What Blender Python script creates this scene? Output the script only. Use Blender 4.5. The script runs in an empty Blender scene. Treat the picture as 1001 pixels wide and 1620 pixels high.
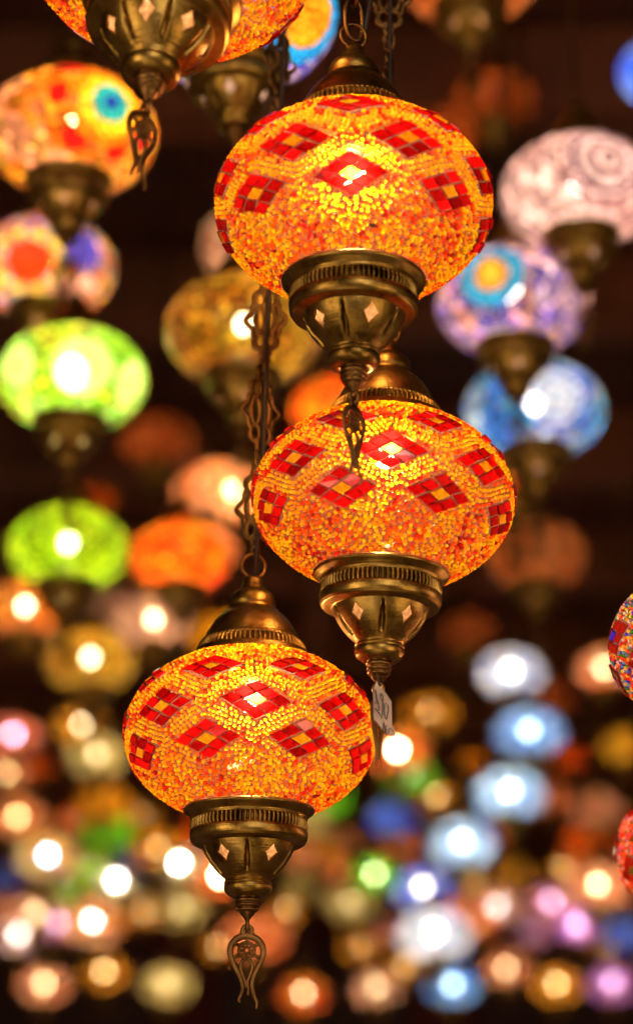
import bpy, bmesh, math, random
import numpy as np
from mathutils import Vector, Matrix, Euler
R = math.radians
scene = bpy.context.scene
col = scene.collection

# ------------------------------------------------------------------ camera
F = 3540.0                       # focal length in photo pixels (1001 x 1620)
PITCH = R(20.5)
CX, CY = 500.5, 750.0            # optical centre
CAMZ = 1.6
cam_d = bpy.data.cameras.new('camera'); cam = bpy.data.objects.new('camera', cam_d); col.objects.link(cam)
cam.location = (0, 0, CAMZ); cam.rotation_euler = (math.pi/2 + PITCH, 0, 0)
cam_d.sensor_fit = 'VERTICAL'; cam_d.sensor_height = 36.0; cam_d.lens = 36.0*F/1620
cam_d.shift_y = -(810-CY)/1620
cam_d.clip_start = 0.05; cam_d.clip_end = 200
cam_d.dof.use_dof = True; cam_d.dof.focus_distance = 1.425
cam_d.dof.aperture_fstop = (cam_d.lens/1000)/0.0235
scene.camera = cam

# ------------------------------------------------------------------ world, exposure
w = bpy.data.worlds.new("World"); scene.world = w; w.use_nodes = True
bg = w.node_tree.nodes['Background']; bg.inputs[0].default_value = (1.0, .55, .33, 1); bg.inputs[1].default_value = 0.07
scene.view_settings.view_transform = 'Standard'; scene.view_settings.look = 'None'
scene.view_settings.exposure = 0.0; scene.view_settings.gamma = 1.0
cy = scene.cycles
cy.max_bounces = 6; cy.diffuse_bounces = 2; cy.glossy_bounces = 3; cy.transmission_bounces = 4
cy.transparent_max_bounces = 14; cy.use_denoising = True
cy.sample_clamp_indirect = 3.0; cy.sample_clamp_direct = 0
cy.caustics_reflective = False; cy.caustics_refractive = False

# ------------------------------------------------------------------ added fill and glint lights behind, beside and below the camera
def area(name, loc, target, size, power, color, sy=None):
    l = bpy.data.lights.new(name, 'AREA'); l.energy = power; l.color = color; l.size = size
    if sy: l.shape = 'RECTANGLE'; l.size_y = sy
    o = bpy.data.objects.new(name, l); col.objects.link(o); o.location = loc
    o.rotation_euler = (Vector(target)-Vector(loc)).to_track_quat('-Z', 'Y').to_euler()
    return o
TG = (0, 1.4, 2.1)
area('fill_light', (-1.9, -0.4, 1.9), TG, .55, 17, (1, .72, .42), 1.3)
area('fill_light', (1.7, 0.0, 1.5), TG, .30, 9, (1, .68, .36), .9)
area('fill_light', (0.35, -1.2, 2.9), TG, .5, 12, (1, .84, .70), .5)
area('glint_light', (.62, -.5, 2.5), TG, .07, 3.2, (1, .86, .70), .07)  # added small sources, only for sharp glints on beads and brass
area('glint_light', (-.75, -.2, 1.3), TG, .06, 2.0, (1, .80, .60), .09)
area('fill_light', (-.2, .2, .35), TG, 1.1, 3.2, (1, .70, .38), .5)  # added soft fill from below

# ------------------------------------------------------------------ helpers
def at(px, py, depth):
    u = (px-CX)/F*depth; v = (CY-py)/F*depth
    c, s = math.cos(PITCH), math.sin(PITCH)
    return Vector((u, depth*c - v*s, CAMZ + depth*s + v*c))

def link(o, parent=None):
    col.objects.link(o)
    if parent is not None: o.parent = parent
    return o
def tag(o, label=None, cat=None, group=None, kind=None):
    if label: o['label'] = label
    if cat: o['category'] = cat
    if group: o['group'] = group
    if kind: o['kind'] = kind
    return o
def mk(name, me, parent=None, **kw):
    o = bpy.data.objects.new(name, me); link(o, parent)
    for k, v in kw.items(): setattr(o, k, v)
    return o
def mesh_np(name, V, Fc, mat=None, smooth=True):
    me = bpy.data.meshes.new(name); me.from_pydata([tuple(v) for v in V], [], Fc); me.update()
    if mat: me.materials.append(mat)
    if smooth: me.polygons.foreach_set('use_smooth', [True]*len(me.polygons))
    return me

def lathe(name, prof, mat, seg=96, closed=False, rfun=None):
    """revolve (r, z); rfun(angle array, i, r, z) -> r"""
    th = np.arange(seg)*2*math.pi/seg; V = []
    for i, (r, z) in enumerate(prof):
        rr = np.full(seg, r) if rfun is None else rfun(th, i, r, z)
        V.append(np.stack([rr*np.sin(th), -rr*np.cos(th), np.full(seg, z)], 1))
    V = np.concatenate(V); n = len(prof); Fc = []
    for i in range(n if closed else n-1):
        a = i*seg; b = ((i+1) % n)*seg
        for k in range(seg):
            k2 = (k+1) % seg
            Fc.append((a+k, b+k, b+k2, a+k2))
    me = mesh_np(name, V, Fc, mat)
    if not closed:                       # skins face outwards
        s_ = sum((p.normal.x*p.center.x+p.normal.y*p.center.y)*p.area for p in me.polygons)
        if s_ < 0: me.flip_normals()
    return me

def tube_into(V, Fc, pts, w, t, nsec=6, closed=False, up=Vector((0, 1, 0))):
    """flattened tube along pts; w = half width in plane, t = half thickness along up"""
    n = len(pts); base0 = len(V)
    for i, p in enumerate(pts):
        p = Vector(p)
        if closed: d = Vector(pts[(i+1) % n])-Vector(pts[i-1])
        else: d = Vector(pts[min(i+1, n-1)])-Vector(pts[max(i-1, 0)])
        if d.length < 1e-9: d = Vector((0, 0, 1))
        d.normalize(); s = d.cross(up)
        if s.length < 1e-6: s = Vector((1, 0, 0))
        s.normalize(); u2 = s.cross(d).normalized()
        ww = w(i/(n-1)) if callable(w) else w
        for k in range(nsec):
            a = 2*math.pi*k/nsec
            V.append(p + s*(math.cos(a)*ww) + u2*(math.sin(a)*t*(ww/ (w(0.3) if callable(w) else w))))
    m = n if closed else n-1
    for i in range(m):
        a = base0+i*nsec; b = base0+((i+1) % n)*nsec
        for k in range(nsec):
            k2 = (k+1) % nsec; Fc.append((a+k, a+k2, b+k2, b+k))
    if not closed:
        Fc.append(tuple(base0+k for k in range(nsec))[::-1]); Fc.append(tuple(base0+(n-1)*nsec+k for k in range(nsec)))
def spline(P, n=6, closed=False):
    P = [Vector((*p, 0)) if len(p) == 2 else Vector(p) for p in P]; out = []; m = len(P)
    for i in range(m if closed else m-1):
        if closed: p0, p1, p2, p3 = P[i-1], P[i], P[(i+1) % m], P[(i+2) % m]
        else: p0, p1, p2, p3 = P[max(i-1, 0)], P[i], P[i+1], P[min(i+2, m-1)]
        for k in range(n):
            t = k/n
            out.append(.5*((2*p1)+(p2-p0)*t+(2*p0-5*p1+4*p2-p3)*t*t+(3*p1-p0-3*p2+p3)*t**3))
    if not closed: out.append(P[-1])
    return out
def xz(L): return [(x, 0, z) for x, z in L]
def ell(cx, cz, rx, rz, n=16): return [(cx+rx*math.cos(2*math.pi*k/n), 0, cz+rz*math.sin(2*math.pi*k/n)) for k in range(n)]

# ------------------------------------------------------------------ materials
def newmat(name):
    m = bpy.data.materials.new(name); m.use_nodes = True; nt = m.node_tree
    for n in list(nt.nodes): nt.nodes.remove(n)
    return m, nt, nt.nodes.new('ShaderNodeOutputMaterial')
def N(nt, typ, **kw):
    n = nt.nodes.new(typ)
    for k, v in kw.items():
        if k[0] == 'i' and k[1:].isdigit(): n.inputs[int(k[1:])].default_value = v
        elif k in n.inputs: n.inputs[k].default_value = v
        else: setattr(n, k, v)
    return n
def ramp(nt, stops, interp='LINEAR'):
    n = nt.nodes.new('ShaderNodeValToRGB'); cr = n.color_ramp; cr.interpolation = interp
    while len(cr.elements) < len(stops): cr.elements.new(.5)
    for e, (p, c) in zip(cr.elements, stops): e.position = p; e.color = (*c, 1) if len(c) == 3 else c
    return n

def brass(name, c1, c2, c3, rough=.27, metal=1.0, brush=True):
    m, nt, out = newmat(name); L = nt.links
    p = N(nt, 'ShaderNodeBsdfPrincipled', Metallic=metal, Roughness=rough)
    tc = N(nt, 'ShaderNodeTexCoord'); oi = N(nt, 'ShaderNodeObjectInfo')
    add = N(nt, 'ShaderNodeVectorMath', operation='ADD'); L.new(tc.outputs['Object'], add.inputs[0])
    sc = N(nt, 'ShaderNodeVectorMath', operation='SCALE'); L.new(oi.outputs['Random'], sc.inputs['Scale']); sc.inputs[0].default_value = (9, 5, 0); L.new(sc.outputs[0], add.inputs[1])
    n1 = N(nt, 'ShaderNodeTexNoise', Scale=5.0, Detail=6.0, Roughness=.65); L.new(add.outputs[0], n1.inputs['Vector'])
    r1 = ramp(nt, [(.30, c3), (.47, c1), (.72, c2)]); L.new(n1.outputs[0], r1.inputs[0])
    L.new(r1.outputs[0], p.inputs['Base Color'])
    # turned brushing: fine rings round the axis
    mp = N(nt, 'ShaderNodeMapping'); mp.inputs['Scale'].default_value = (2, 2, 130); L.new(add.outputs[0], mp.inputs['Vector'])
    n2 = N(nt, 'ShaderNodeTexNoise', Scale=1.0, Detail=3.0); L.new(mp.outputs[0], n2.inputs['Vector'])
    n3 = N(nt, 'ShaderNodeTexNoise', Scale=26.0, Detail=4.0); L.new(add.outputs[0], n3.inputs['Vector'])
    mr = N(nt, 'ShaderNodeMapRange'); mr.inputs[3].default_value = rough-.08; mr.inputs[4].default_value = rough+.20
    mx = N(nt, 'ShaderNodeMath', operation='ADD'); L.new(n2.outputs[0], mx.inputs[0]); L.new(n3.outputs[0], mx.inputs[1])
    mm = N(nt, 'ShaderNodeMath', operation='MULTIPLY', i1=.5); L.new(mx.outputs[0], mm.inputs[0]); L.new(mm.outputs[0], mr.inputs[0])
    L.new(mr.outputs[0], p.inputs['Roughness'])
    b = N(nt, 'ShaderNodeBump', Strength=.14, Distance=.004); L.new(n2.outputs[0], b.inputs['Height'])
    b2 = N(nt, 'ShaderNodeBump', Strength=.10, Distance=.006); L.new(n1.outputs[0], b2.inputs['Height']); L.new(b.outputs[0], b2.inputs['Normal'])
    L.new(b2.outputs[0], p.inputs['Normal'])
    L.new(p.outputs[0], out.inputs[0]); return m
BRASS = brass('antique_brass', (.36, .21, .042), (.62, .39, .10), (.08, .036, .009))
BRASSD = brass('dark_brass', (.20, .105, .030), (.34, .19, .06), (.06, .028, .010), .36)
BRASSF = brass('hanger_brass', (.22, .11, .032), (.36, .19, .06), (.08, .035, .012), .34)

def glassy(name, color=None, attr=None, refr=.3, rrough=.3, diff=.15, coat=.10, noise=0.0):
    m, nt, out = newmat(name); L = nt.links
    if attr:
        a = N(nt, 'ShaderNodeAttribute', attribute_name=attr); c = a.outputs['Color']
    else:
        oi = N(nt, 'ShaderNodeObjectInfo'); hs = N(nt, 'ShaderNodeHueSaturation'); hs.inputs['Color'].default_value = (*color, 1)
        mr = N(nt, 'ShaderNodeMapRange'); mr.inputs[3].default_value = 1-noise; mr.inputs[4].default_value = 1+noise
        L.new(oi.outputs['Random'], mr.inputs[0]); L.new(mr.outputs[0], hs.inputs['Value'])
        tc = N(nt, 'ShaderNodeTexCoord'); nz = N(nt, 'ShaderNodeTexNoise', Scale=30.0, Detail=3.0); L.new(tc.outputs['Object'], nz.inputs['Vector'])
        mx = N(nt, 'ShaderNodeMix', data_type='RGBA', blend_type='MULTIPLY'); mx.inputs[0].default_value = .75
        rr = ramp(nt, [(.35, (.45, .4, .4)), (.65, (1, 1, 1))]); L.new(nz.outputs[0], rr.inputs[0])
        L.new(hs.outputs[0], mx.inputs[6]); L.new(rr.outputs[0], mx.inputs[7]); c = mx.outputs[2]
    t = N(nt, 'ShaderNodeBsdfTranslucent'); L.new(c, t.inputs[0])
    r = N(nt, 'ShaderNodeBsdfRefraction', Roughness=rrough, IOR=1.25); L.new(c, r.inputs[0])
    d = N(nt, 'ShaderNodeBsdfDiffuse'); L.new(c, d.inputs[0])
    m1 = N(nt, 'ShaderNodeMixShader', i0=refr); L.new(t.outputs[0], m1.inputs[1]); L.new(r.outputs[0], m1.inputs[2])
    m2 = N(nt, 'ShaderNodeMixShader', i0=diff); L.new(m1.outputs[0], m2.inputs[1]); L.new(d.outputs[0], m2.inputs[2])
    g = N(nt, 'ShaderNodeBsdfGlossy', Roughness=coat)
    fr = N(nt, 'ShaderNodeFresnel', IOR=1.5)
    m3 = N(nt, 'ShaderNodeMixShader'); L.new(fr.outputs[0], m3.inputs[0]); L.new(m2.outputs[0], m3.inputs[1]); L.new(g.outputs[0], m3.inputs[2])
    L.new(m3.outputs[0], out.inputs[0]); return m
BEAD = glassy('seed_bead_glass', attr='bead_colour', refr=.40, rrough=.50, diff=.05, coat=.05)
RED = glassy('red_tile_glass', (.46, .003, .004), refr=.20, rrough=.5, diff=.18, noise=.55)
ORANGE = glassy('orange_tile_glass', (1, .42, .012), refr=.50, rrough=.38, diff=.10, noise=.12)
BLUE = glassy('blue_tile_glass', (.05, .02, .62), refr=.22, diff=.25, noise=.4)
DRED = glassy('dark_red_tile_glass', (.30, .012, .006), refr=.15, diff=.35, noise=.3)
GREEN = glassy('olive_tile_glass', (.12, .13, .01), refr=.15, diff=.35, noise=.3)

def grout(name, c):
    m, nt, out = newmat(name); L = nt.links
    tc = N(nt, 'ShaderNodeTexCoord'); nz = N(nt, 'ShaderNodeTexNoise', Scale=24.0, Detail=5.0); L.new(tc.outputs['Object'], nz.inputs['Vector'])
    r = ramp(nt, [(.3, tuple(x*.65 for x in c)), (.7, c)]); L.new(nz.outputs[0], r.inputs[0])
    d = N(nt, 'ShaderNodeBsdfDiffuse'); t = N(nt, 'ShaderNodeBsdfTranslucent'); tr = N(nt, 'ShaderNodeBsdfTransparent')
    L.new(r.outputs[0], d.inputs[0]); L.new(r.outputs[0], t.inputs[0])
    tr.inputs[0].default_value = (1, .9, .85, 1)
    m1 = N(nt, 'ShaderNodeMixShader', i0=.42); L.new(t.outputs[0], m1.inputs[1]); L.new(d.outputs[0], m1.inputs[2])
    m2 = N(nt, 'ShaderNodeMixShader', i0=.58); L.new(m1.outputs[0], m2.inputs[1]); L.new(tr.outputs[0], m2.inputs[2])
    L.new(m2.outputs[0], out.inputs[0]); return m
GROUT = grout('lavender_grout_on_glass', (.38, .11, .065))

MORTAR = glassy('lavender_mortar', (.42, .24, .24), refr=.05, rrough=.6, diff=.45)
def bulbmat(name, c, s):
    m, nt, out = newmat(name)
    e = N(nt, 'ShaderNodeEmission', Strength=s); e.inputs[0].default_value = (*c, 1)
    nt.links.new(e.outputs[0], out.inputs[0]); return m
def plain(name, c, rough=.6, metal=0, noise=.3, scale=8.0):
    m, nt, out = newmat(name); L = nt.links
    p = N(nt, 'ShaderNodeBsdfPrincipled', Roughness=rough, Metallic=metal)
    tc = N(nt, 'ShaderNodeTexCoord'); nz = N(nt, 'ShaderNodeTexNoise', Scale=scale, Detail=6.0); L.new(tc.outputs['Object'], nz.inputs['Vector'])
    r = ramp(nt, [(.3, tuple(x*(1-noise) for x in c)), (.7, tuple(min(1, x*(1+noise)) for x in c))]); L.new(nz.outputs[0], r.inputs[0])
    L.new(r.outputs[0], p.inputs['Base Color']); L.new(p.outputs[0], out.inputs[0]); return m
CORD = plain('dark_cord', (.035, .014, .008), .55)

def shade_mat(name, palette, clear=.2, alb=.6, big=2.6, small=17.0, grey=.25):
    """mosaic glass of a far lamp: coloured patches of small beads round a bulb; `clear` is the see-through share"""
    m, nt, out = newmat(name); L = nt.links
    tc = N(nt, 'ShaderNodeTexCoord'); oi = N(nt, 'ShaderNodeObjectInfo')
    sc = N(nt, 'ShaderNodeVectorMath', operation='SCALE'); L.new(oi.outputs['Random'], sc.inputs['Scale']); sc.inputs[0].default_value = (31, 17, 7)
    add = N(nt, 'ShaderNodeVectorMath', operation='ADD'); L.new(tc.outputs['Object'], add.inputs[0]); L.new(sc.outputs[0], add.inputs[1])
    v1 = N(nt, 'ShaderNodeTexVoronoi', Scale=big); L.new(add.outputs[0], v1.inputs['Vector'])
    n = len(palette)
    s1 = N(nt, 'ShaderNodeSeparateColor'); L.new(v1.outputs['Color'], s1.inputs[0])
    v2 = N(nt, 'ShaderNodeTexVoronoi', Scale=small); L.new(add.outputs[0], v2.inputs['Vector'])
    s2 = N(nt, 'ShaderNodeSeparateColor'); L.new(v2.outputs['Color'], s2.inputs[0])
    mixv = N(nt, 'ShaderNodeMix', data_type='FLOAT'); mixv.inputs[0].default_value = .27
    L.new(s1.outputs[0], mixv.inputs[2]); L.new(s2.outputs[0], mixv.inputs[3])
    rp = ramp(nt, [(.12+.76*i/n, c) for i, c in enumerate(palette)], 'CONSTANT'); L.new(mixv.outputs[0], rp.inputs[0])
    v3 = N(nt, 'ShaderNodeTexVoronoi', Scale=small*.62); L.new(add.outputs[0], v3.inputs['Vector'])
    s3 = N(nt, 'ShaderNodeSeparateColor'); L.new(v3.outputs['Color'], s3.inputs[0])
    mr = ramp(nt, [(0, (.22,)*3), (.55, (.45,)*3), (.80, (.8,)*3), (.93, (1.5,)*3)]); L.new(s3.outputs[1], mr.inputs[0])
    mu = N(nt, 'ShaderNodeVectorMath', operation='MULTIPLY'); L.new(rp.outputs[0], mu.inputs[0]); L.new(mr.outputs[0], mu.inputs[1])
    mu2 = N(nt, 'ShaderNodeVectorMath', operation='SCALE'); L.new(mu.outputs[0], mu2.inputs[0]); mu2.inputs['Scale'].default_value = alb
    t = N(nt, 'ShaderNodeBsdfTranslucent'); L.new(mu2.outputs[0], t.inputs[0])
    g = N(nt, 'ShaderNodeBsdfGlossy', Roughness=.25); fr = N(nt, 'ShaderNodeFresnel', IOR=1.4)
    tr = N(nt, 'ShaderNodeBsdfTransparent')
    m1 = N(nt, 'ShaderNodeMixShader', i0=clear); L.new(t.outputs[0], m1.inputs[1]); L.new(tr.outputs[0], m1.inputs[2])
    m2 = N(nt, 'ShaderNodeMixShader'); L.new(fr.outputs[0], m2.inputs[0]); L.new(m1.outputs[0], m2.inputs[1]); L.new(g.outputs[0], m2.inputs[2])
    L.new(m2.outputs[0], out.inputs[0]); return m

# ------------------------------------------------------------------ the place: ceiling with beams, end wall
WOOD = plain('dark_ceiling_wood', (.075, .020, .007), .85, 0, .6, 1.7)
WOODB = plain('reddish_beam_wood', (.17, .048, .013), .75, 0, .6, 2.1)
WALLM = plain('dark_red_wall', (.20, .018, .008), .6, 0, .5, .8)
CEIL = 3.85
def box_mesh(name, sx, sy, sz, mat, bev=.0):
    bm = bmesh.new(); bmesh.ops.create_cube(bm, size=1.0)
    bmesh.ops.scale(bm, vec=(sx, sy, sz), verts=bm.verts)
    if bev: bmesh.ops.bevel(bm, geom=bm.edges[:], offset=bev, segments=1, affect='EDGES')
    me = bpy.data.meshes.new(name); bm.to_mesh(me); bm.free(); me.materials.append(mat); return me
ceil = mk('ceiling', box_mesh('ceiling', 14, 16, .1, WOOD)); ceil.location = (0, 6, CEIL+.05); tag(ceil, kind='structure', label='dark brown wooden ceiling of the lamp shop')
bm_ = box_mesh('ceiling_beam', 14, .14, .18, WOODB, .01)
for i in range(12):
    b = mk('ceiling_beam', bm_, ceil); b.location = (0, -4.2+i*.95, -.13)
bl_ = box_mesh('ceiling_batten', .07, 16, .05, WOODB, .006)
for i in range(9):
    b = mk('ceiling_batten', bl_, ceil); b.location = (-5+i*1.25, 0, -.2400)
wall = mk('end_wall', box_mesh('end_wall', 14, .12, 5, WALLM)); wall.location = (0, 12.5, 1.8); tag(wall, kind='structure', label='dark red end wall of the shop')
pn_ = box_mesh('wall_panel', 1.05, .06, 1.5, plain('wall_panel_wood', (.085, .022, .010), .4, 0, .5, 1.5), .01)
for i in range(7):
    b = mk('wall_panel', pn_, wall); b.location = (-4.2+i*1.4, -.085, .95)

# ------------------------------------------------------------------ lamp pieces (unit: globe radius = 1)
BZ = .70
UMIN, UMAX = math.asin(-.60/BZ), math.asin(.63/BZ)
def globe_profile(n, k=1.0):
    return [(k*math.cos(u), k*BZ*math.sin(u)) for u in np.linspace(UMIN, UMAX, n)]

SH = .965
def zc_(z): return -.868+(z+.868)*SH if z < -.868 else z
def build_cup(nst, mat=BRASS):
    # outer skin down, then inner skin up: closed wall with star holes cut and grooves pressed in
    outer = [(.452, -.868), (.448, -.876), (.435, -.884), (.375, -.890), (.366, -.896), (.362, -.91), (.352, -.94), (.335, -.98), (.312, -1.02), (.285, -1.06),
             (.252, -1.10), (.218, -1.135), (.190, -1.16), (.178, -1.172), (.176, -1.180), (.184, -1.19), (.190, -1.197), (.184, -1.205), (.182, -1.212), (.188, -1.225), (.190, -1.245), (.182, -1.27),
             (.165, -1.293), (.140, -1.310), (.118, -1.318), (.100, -1.316)]
    outer = [(r, zc_(z)) for r, z in outer]
    inner = [(max(.07, r-.014), z+.012) for r, z in outer][::-1]
    def rf(th, i, r, z):
        d = 0*th
        if -1.13 < z < -.895:
            for k in range(nst):
                a = (k+.5)*2*math.pi/nst
                dd = np.abs((th-a+math.pi) % (2*math.pi)-math.pi)*r
                zz = min(1, max(0, min((z+1.13)/.05, (-.905-z)/.03)))
                ww = .010+.009*max(0, min(1, (-.95-z)/.13))
                d += .060*zz*np.exp(-(dd/ww)**4)
        return r-d
    me = lathe('cup', outer+inner, mat, 320, True, rf)
    o = bpy.data.objects.new('tmp', me); col.objects.link(o)
    V, Fc = [], []
    for k in range(nst):
        a = k*2*math.pi/nst; zc = -.995; rc = .325
        er = Vector((math.sin(a), -math.cos(a), 0)); et = Vector((math.cos(a), math.sin(a), 0))
        nrm = (er*.86+Vector((0, 0, -.5))).normalized(); up = nrm.cross(et).normalized()
        if up.z < 0: up = -up
        c = er*rc+Vector((0, 0, zc)); b0 = len(V); P = []
        for q in range(24):
            t = 2*math.pi*q/24
            cs, sn = math.cos(t), math.sin(t)
            P.append(et*(.062*math.copysign(abs(cs)**2.5, cs))+up*(.088*math.copysign(abs(sn)**2.5, sn)))
        for s in (-.09, .09):
            for p in P: V.append(c+p+nrm*s)
        for q in range(24):
            q2 = (q+1) % 24; Fc.append((b0+q, b0+q2, b0+24+q2, b0+24+q))
        Fc.append(tuple(b0+q for q in range(24))[::-1]); Fc.append(tuple(b0+24+q for q in range(24)))
    cm = mesh_np('cutter', V, Fc, None, False)
    bmx = bmesh.new(); bmx.from_mesh(cm); bmesh.ops.recalc_face_normals(bmx, faces=bmx.faces); bmx.to_mesh(cm); bmx.free()
    bmx = bmesh.new(); bmx.from_mesh(me); bmesh.ops.recalc_face_normals(bmx, faces=bmx.faces); bmx.to_mesh(me); bmx.free()
    c = bpy.data.objects.new('cut', cm); col.objects.link(c)
    md = o.modifiers.new('b', 'BOOLEAN'); md.operation = 'DIFFERENCE'; md.object = c; md.solver = 'EXACT'
    dg = bpy.context.evaluated_depsgraph_get(); ev = o.evaluated_get(dg)
    res = bpy.data.meshes.new_from_object(ev); res.name = 'bottom_cup'
    bpy.data.objects.remove(o); bpy.data.objects.remove(c)
    if len(res.polygons) < 1000: res = me
    res.polygons.foreach_set('use_smooth', [True]*len(res.polygons))
    res.set_sharp_from_angle(angle=R(38))
    return res
CUP = {n: build_cup(n) for n in (5, 7)}
RIM = lathe('cup_rim', [(.470, -.598), (.500, -.600), (.516, -.606), (.522, -.616), (.518, -.627), (.507, -.636), (.488, -.650), (.470, -.668), (.462, -.676), (.464, -.684), (.463, -.690), (.455, -.690), (.452, -.640)], BRASS, 128)
def ribs(n, depth, power=1.0):
    def f(th, i, r, z):
        if r < 0: return -r + 0*th
        c = .5+.5*np.cos(n*th); return r-depth*(1-c**power)
    return f
BAND = lathe('ribbed_band', [(-.463, -.690), (-.464, -.696), (-.460, -.699), (.462, -.706), (.466, -.722), (.467, -.745), (.465, -.765), (.460, -.776), (-.455, -.783), (-.463, -.786), (-.468, -.795), (-.467, -.83), (-.463, -.85), (-.455, -.866), (-.445, -.872)], BRASS, 76*8, rfun=ribs(76, .055, .8))
SCREW = lathe('finial_screw', [(r, z+.016) for r, z in [(.10, -1.30), (.090, -1.312), (.084, -1.322), (.096, -1.330), (.100, -1.342), (.096, -1.352), (.078, -1.356), (.078, -1.364), (.092, -1.370), (.094, -1.380), (.090, -1.388), (.072, -1.392), (.072, -1.400), (.084, -1.405), (.086, -1.414), (.081, -1.422), (.064, -1.427), (.055, -1.447), (.045, -1.46), (.028, -1.475), (.018, -1.495), (.001, -1.50)]], BRASSF, 40)
CAPB = lathe('cap_band', [(-.472, .60), (-.474, .625), (-.468, .65), (-.455, .672), (-.448, .682), (.449, .690), (.447, .712), (.438, .735), (.425, .752), (-.414, .760), (-.412, .772), (-.404, .780), (-.392, .786)], BRASS, 70*8, rfun=ribs(70, .045, .8))
CAP = lathe('top_cap', [(.396, .782), (.385, .80), (.372, .83), (.352, .87), (.328, .91), (.300, .950), (.268, .985), (.238, 1.008), (.225, 1.02), (.218, 1.034), (.198, 1.040), (.193, 1.05), (.186, 1.062), (.190, 1.075), (.191, 1.10), (.186, 1.13), (.176, 1.158), (.158, 1.182), (.135, 1.20), (.112, 1.212), (.100, 1.222), (.098, 1.24), (.090, 1.252), (.080, 1.262), (.078, 1.30), (.070, 1.32), (.045, 1.334), (.001, 1.338)], BRASS, 96)
def simple(name, strokes, mat, k=1.0):
    V, Fc = [], []
    for pts, w_, t_, cl in strokes: tube_into(V, Fc, pts, (w_ if callable(w_) else w_*k), t_, 6, cl)
    return mesh_np(name, V, Fc, mat)
RING = simple('hanging_ring', [(ell(0, 1.425, .098, .10, 28), .016, .016, True)], BRASSF)
PRING = simple('pendant_ring', [([(0, y, z) for _, (y, z) in enumerate([(.042*math.cos(t), -1.515+.05*math.sin(t)) for t in np.linspace(0, 2*math.pi, 16, endpoint=False)])], .013, .013, True)], BRASSF)
def mir(L): return [(-x, y, z) for x, y, z in L]
def pendant_mesh(mat):
    S = []; W, T = .0155, .013
    S.append((ell(0, -.035, .040, .045, 18), .015, T, True))
    side = spline(xz([(0, -.075), (.045, -.083), (.10, -.112), (.137, -.165), (.142, -.225), (.122, -.29), (.088, -.36), (.060, -.43), (.050, -.50), (.066, -.57), (.095, -.635), (.092, -.69)]), 5)
    S += [(side, lambda f: .024*(1.25-.8*f*f), T, False)]
    side2 = spline(xz([(0, -.075), (-.045, -.083), (-.10, -.112), (-.137, -.165), (-.142, -.225), (-.122, -.29), (-.088, -.36), (-.052, -.43), (-.030, -.50), (-.035, -.56), (-.06, -.615), (-.05, -.64)]), 5)
    S += [(side2, lambda f: .024*(1.25-.8*f*f), T, False)]
    S.append((ell(0, -.20, .066, .068, 20), .012, T, True)); S.append((ell(0, -.20, .026, .027, 12), .010, T, True))
    for a in (90, 30, 150, 210, 330):
        c, s = math.cos(R(a)), math.sin(R(a)); r2 = .135 if a != 90 else .115
        S.append(([(c*.066, 0, -.20+s*.066), (c*r2, 0, -.20+s*r2)], .012, T, False))
    for a in (45, 135, 225, 315, 0, 180, 90, 270):
        c, s = math.cos(R(a)), math.sin(R(a)); S.append(([(c*.028, 0, -.20+s*.028), (c*.062, 0, -.20+s*.062)], .008, T*.9, False))
    leaf = spline(xz([(0, -.268), (.042, -.30), (.050, -.345), (.030, -.41), (.012, -.47), (.020, -.53), (.018, -.58)]), 5)
    S += [(leaf, .012, T, False)]
    leaf2 = spline(xz([(0, -.268), (-.042, -.30), (-.050, -.345), (-.030, -.41), (-.006, -.47), (.005, -.52)]), 5); S += [(leaf2, .012, T, False)]
    return simple('filigree_pendant', S, mat, 1.35)
PEND = pendant_mesh(BRASSF)
def plate_mesh(mat):
    S = []; W, T = .017, .011
    S.append((ell(0, .345, .030, .036, 14), .013, T, True)); S.append((ell(0, -.345, .030, .036, 14), .013, T, True))
    S.append((ell(0, .275, .030, .036, 14), W, T, True)); S.append((ell(0, -.275, .030, .036, 14), W, T, True))
    for s in (-1, 1):
        S.append((ell(s*.042, .175, .040, .062, 16), W, T, True)); S.append((ell(s*.042, -.175, .040, .062, 16), W, T, True))
        S.append((ell(s*.040, 0, .036, .108, 18), W, T, True))
        S.append((spline(xz([(s*.075, .150), (s*.10, .115), (s*.105, .07), (s*.160, 0), (s*.105, -.07), (s*.10, -.115), (s*.075, -.150)]), 4), W, T, False))
        S.append((spline(xz([(s*.072, .05), (s*.09, 0), (s*.072, -.05)]), 4), W*.8, T, False))
        S.append((spline(xz([(s*.035, .255), (s*.085, .225), (s*.095, .17)]), 4), W*.8, T, False)); S.append((spline(xz([(s*.035, -.255), (s*.085, -.225), (s*.095, -.17)]), 4), W*.8, T, False))
    return simple('filigree_plate', S, mat, 1.3)
PLATE = plate_mesh(BRASSF)
def link_mesh(name, L_, Wd, r, mat):
    pts = []
    for k in range(24):
        t = 2*math.pi*k/24; c, s = math.cos(t), math.sin(t)
        pts.append((Wd*math.copysign(abs(c)**.8, c), 0, L_*.5*math.copysign(abs(s)**.9, s)))
    return simple(name, [(pts, r, r, True)], mat)
LINK = link_mesh('chain_link', .36, .072, .019, BRASSF)
LINKS = link_mesh('short_link', .15, .045, .015, BRASSF)

def bulb_mesh(mat, r):
    bm = bmesh.new(); bmesh.ops.create_icosphere(bm, subdivisions=2, radius=r)
    for v in bm.verts: v.co.z *= 1.25
    me = bpy.data.meshes.new('bulb'); bm.to_mesh(me); bm.free(); me.materials.append(mat)
    me.polygons.foreach_set('use_smooth', [True]*len(me.polygons)); return me
SOCKET = lathe('bulb_socket', [(.001, .78), (.10, .78), (.115, .70), (.12, .48), (.10, .44), (.001, .44)], CORD, 20)

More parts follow.
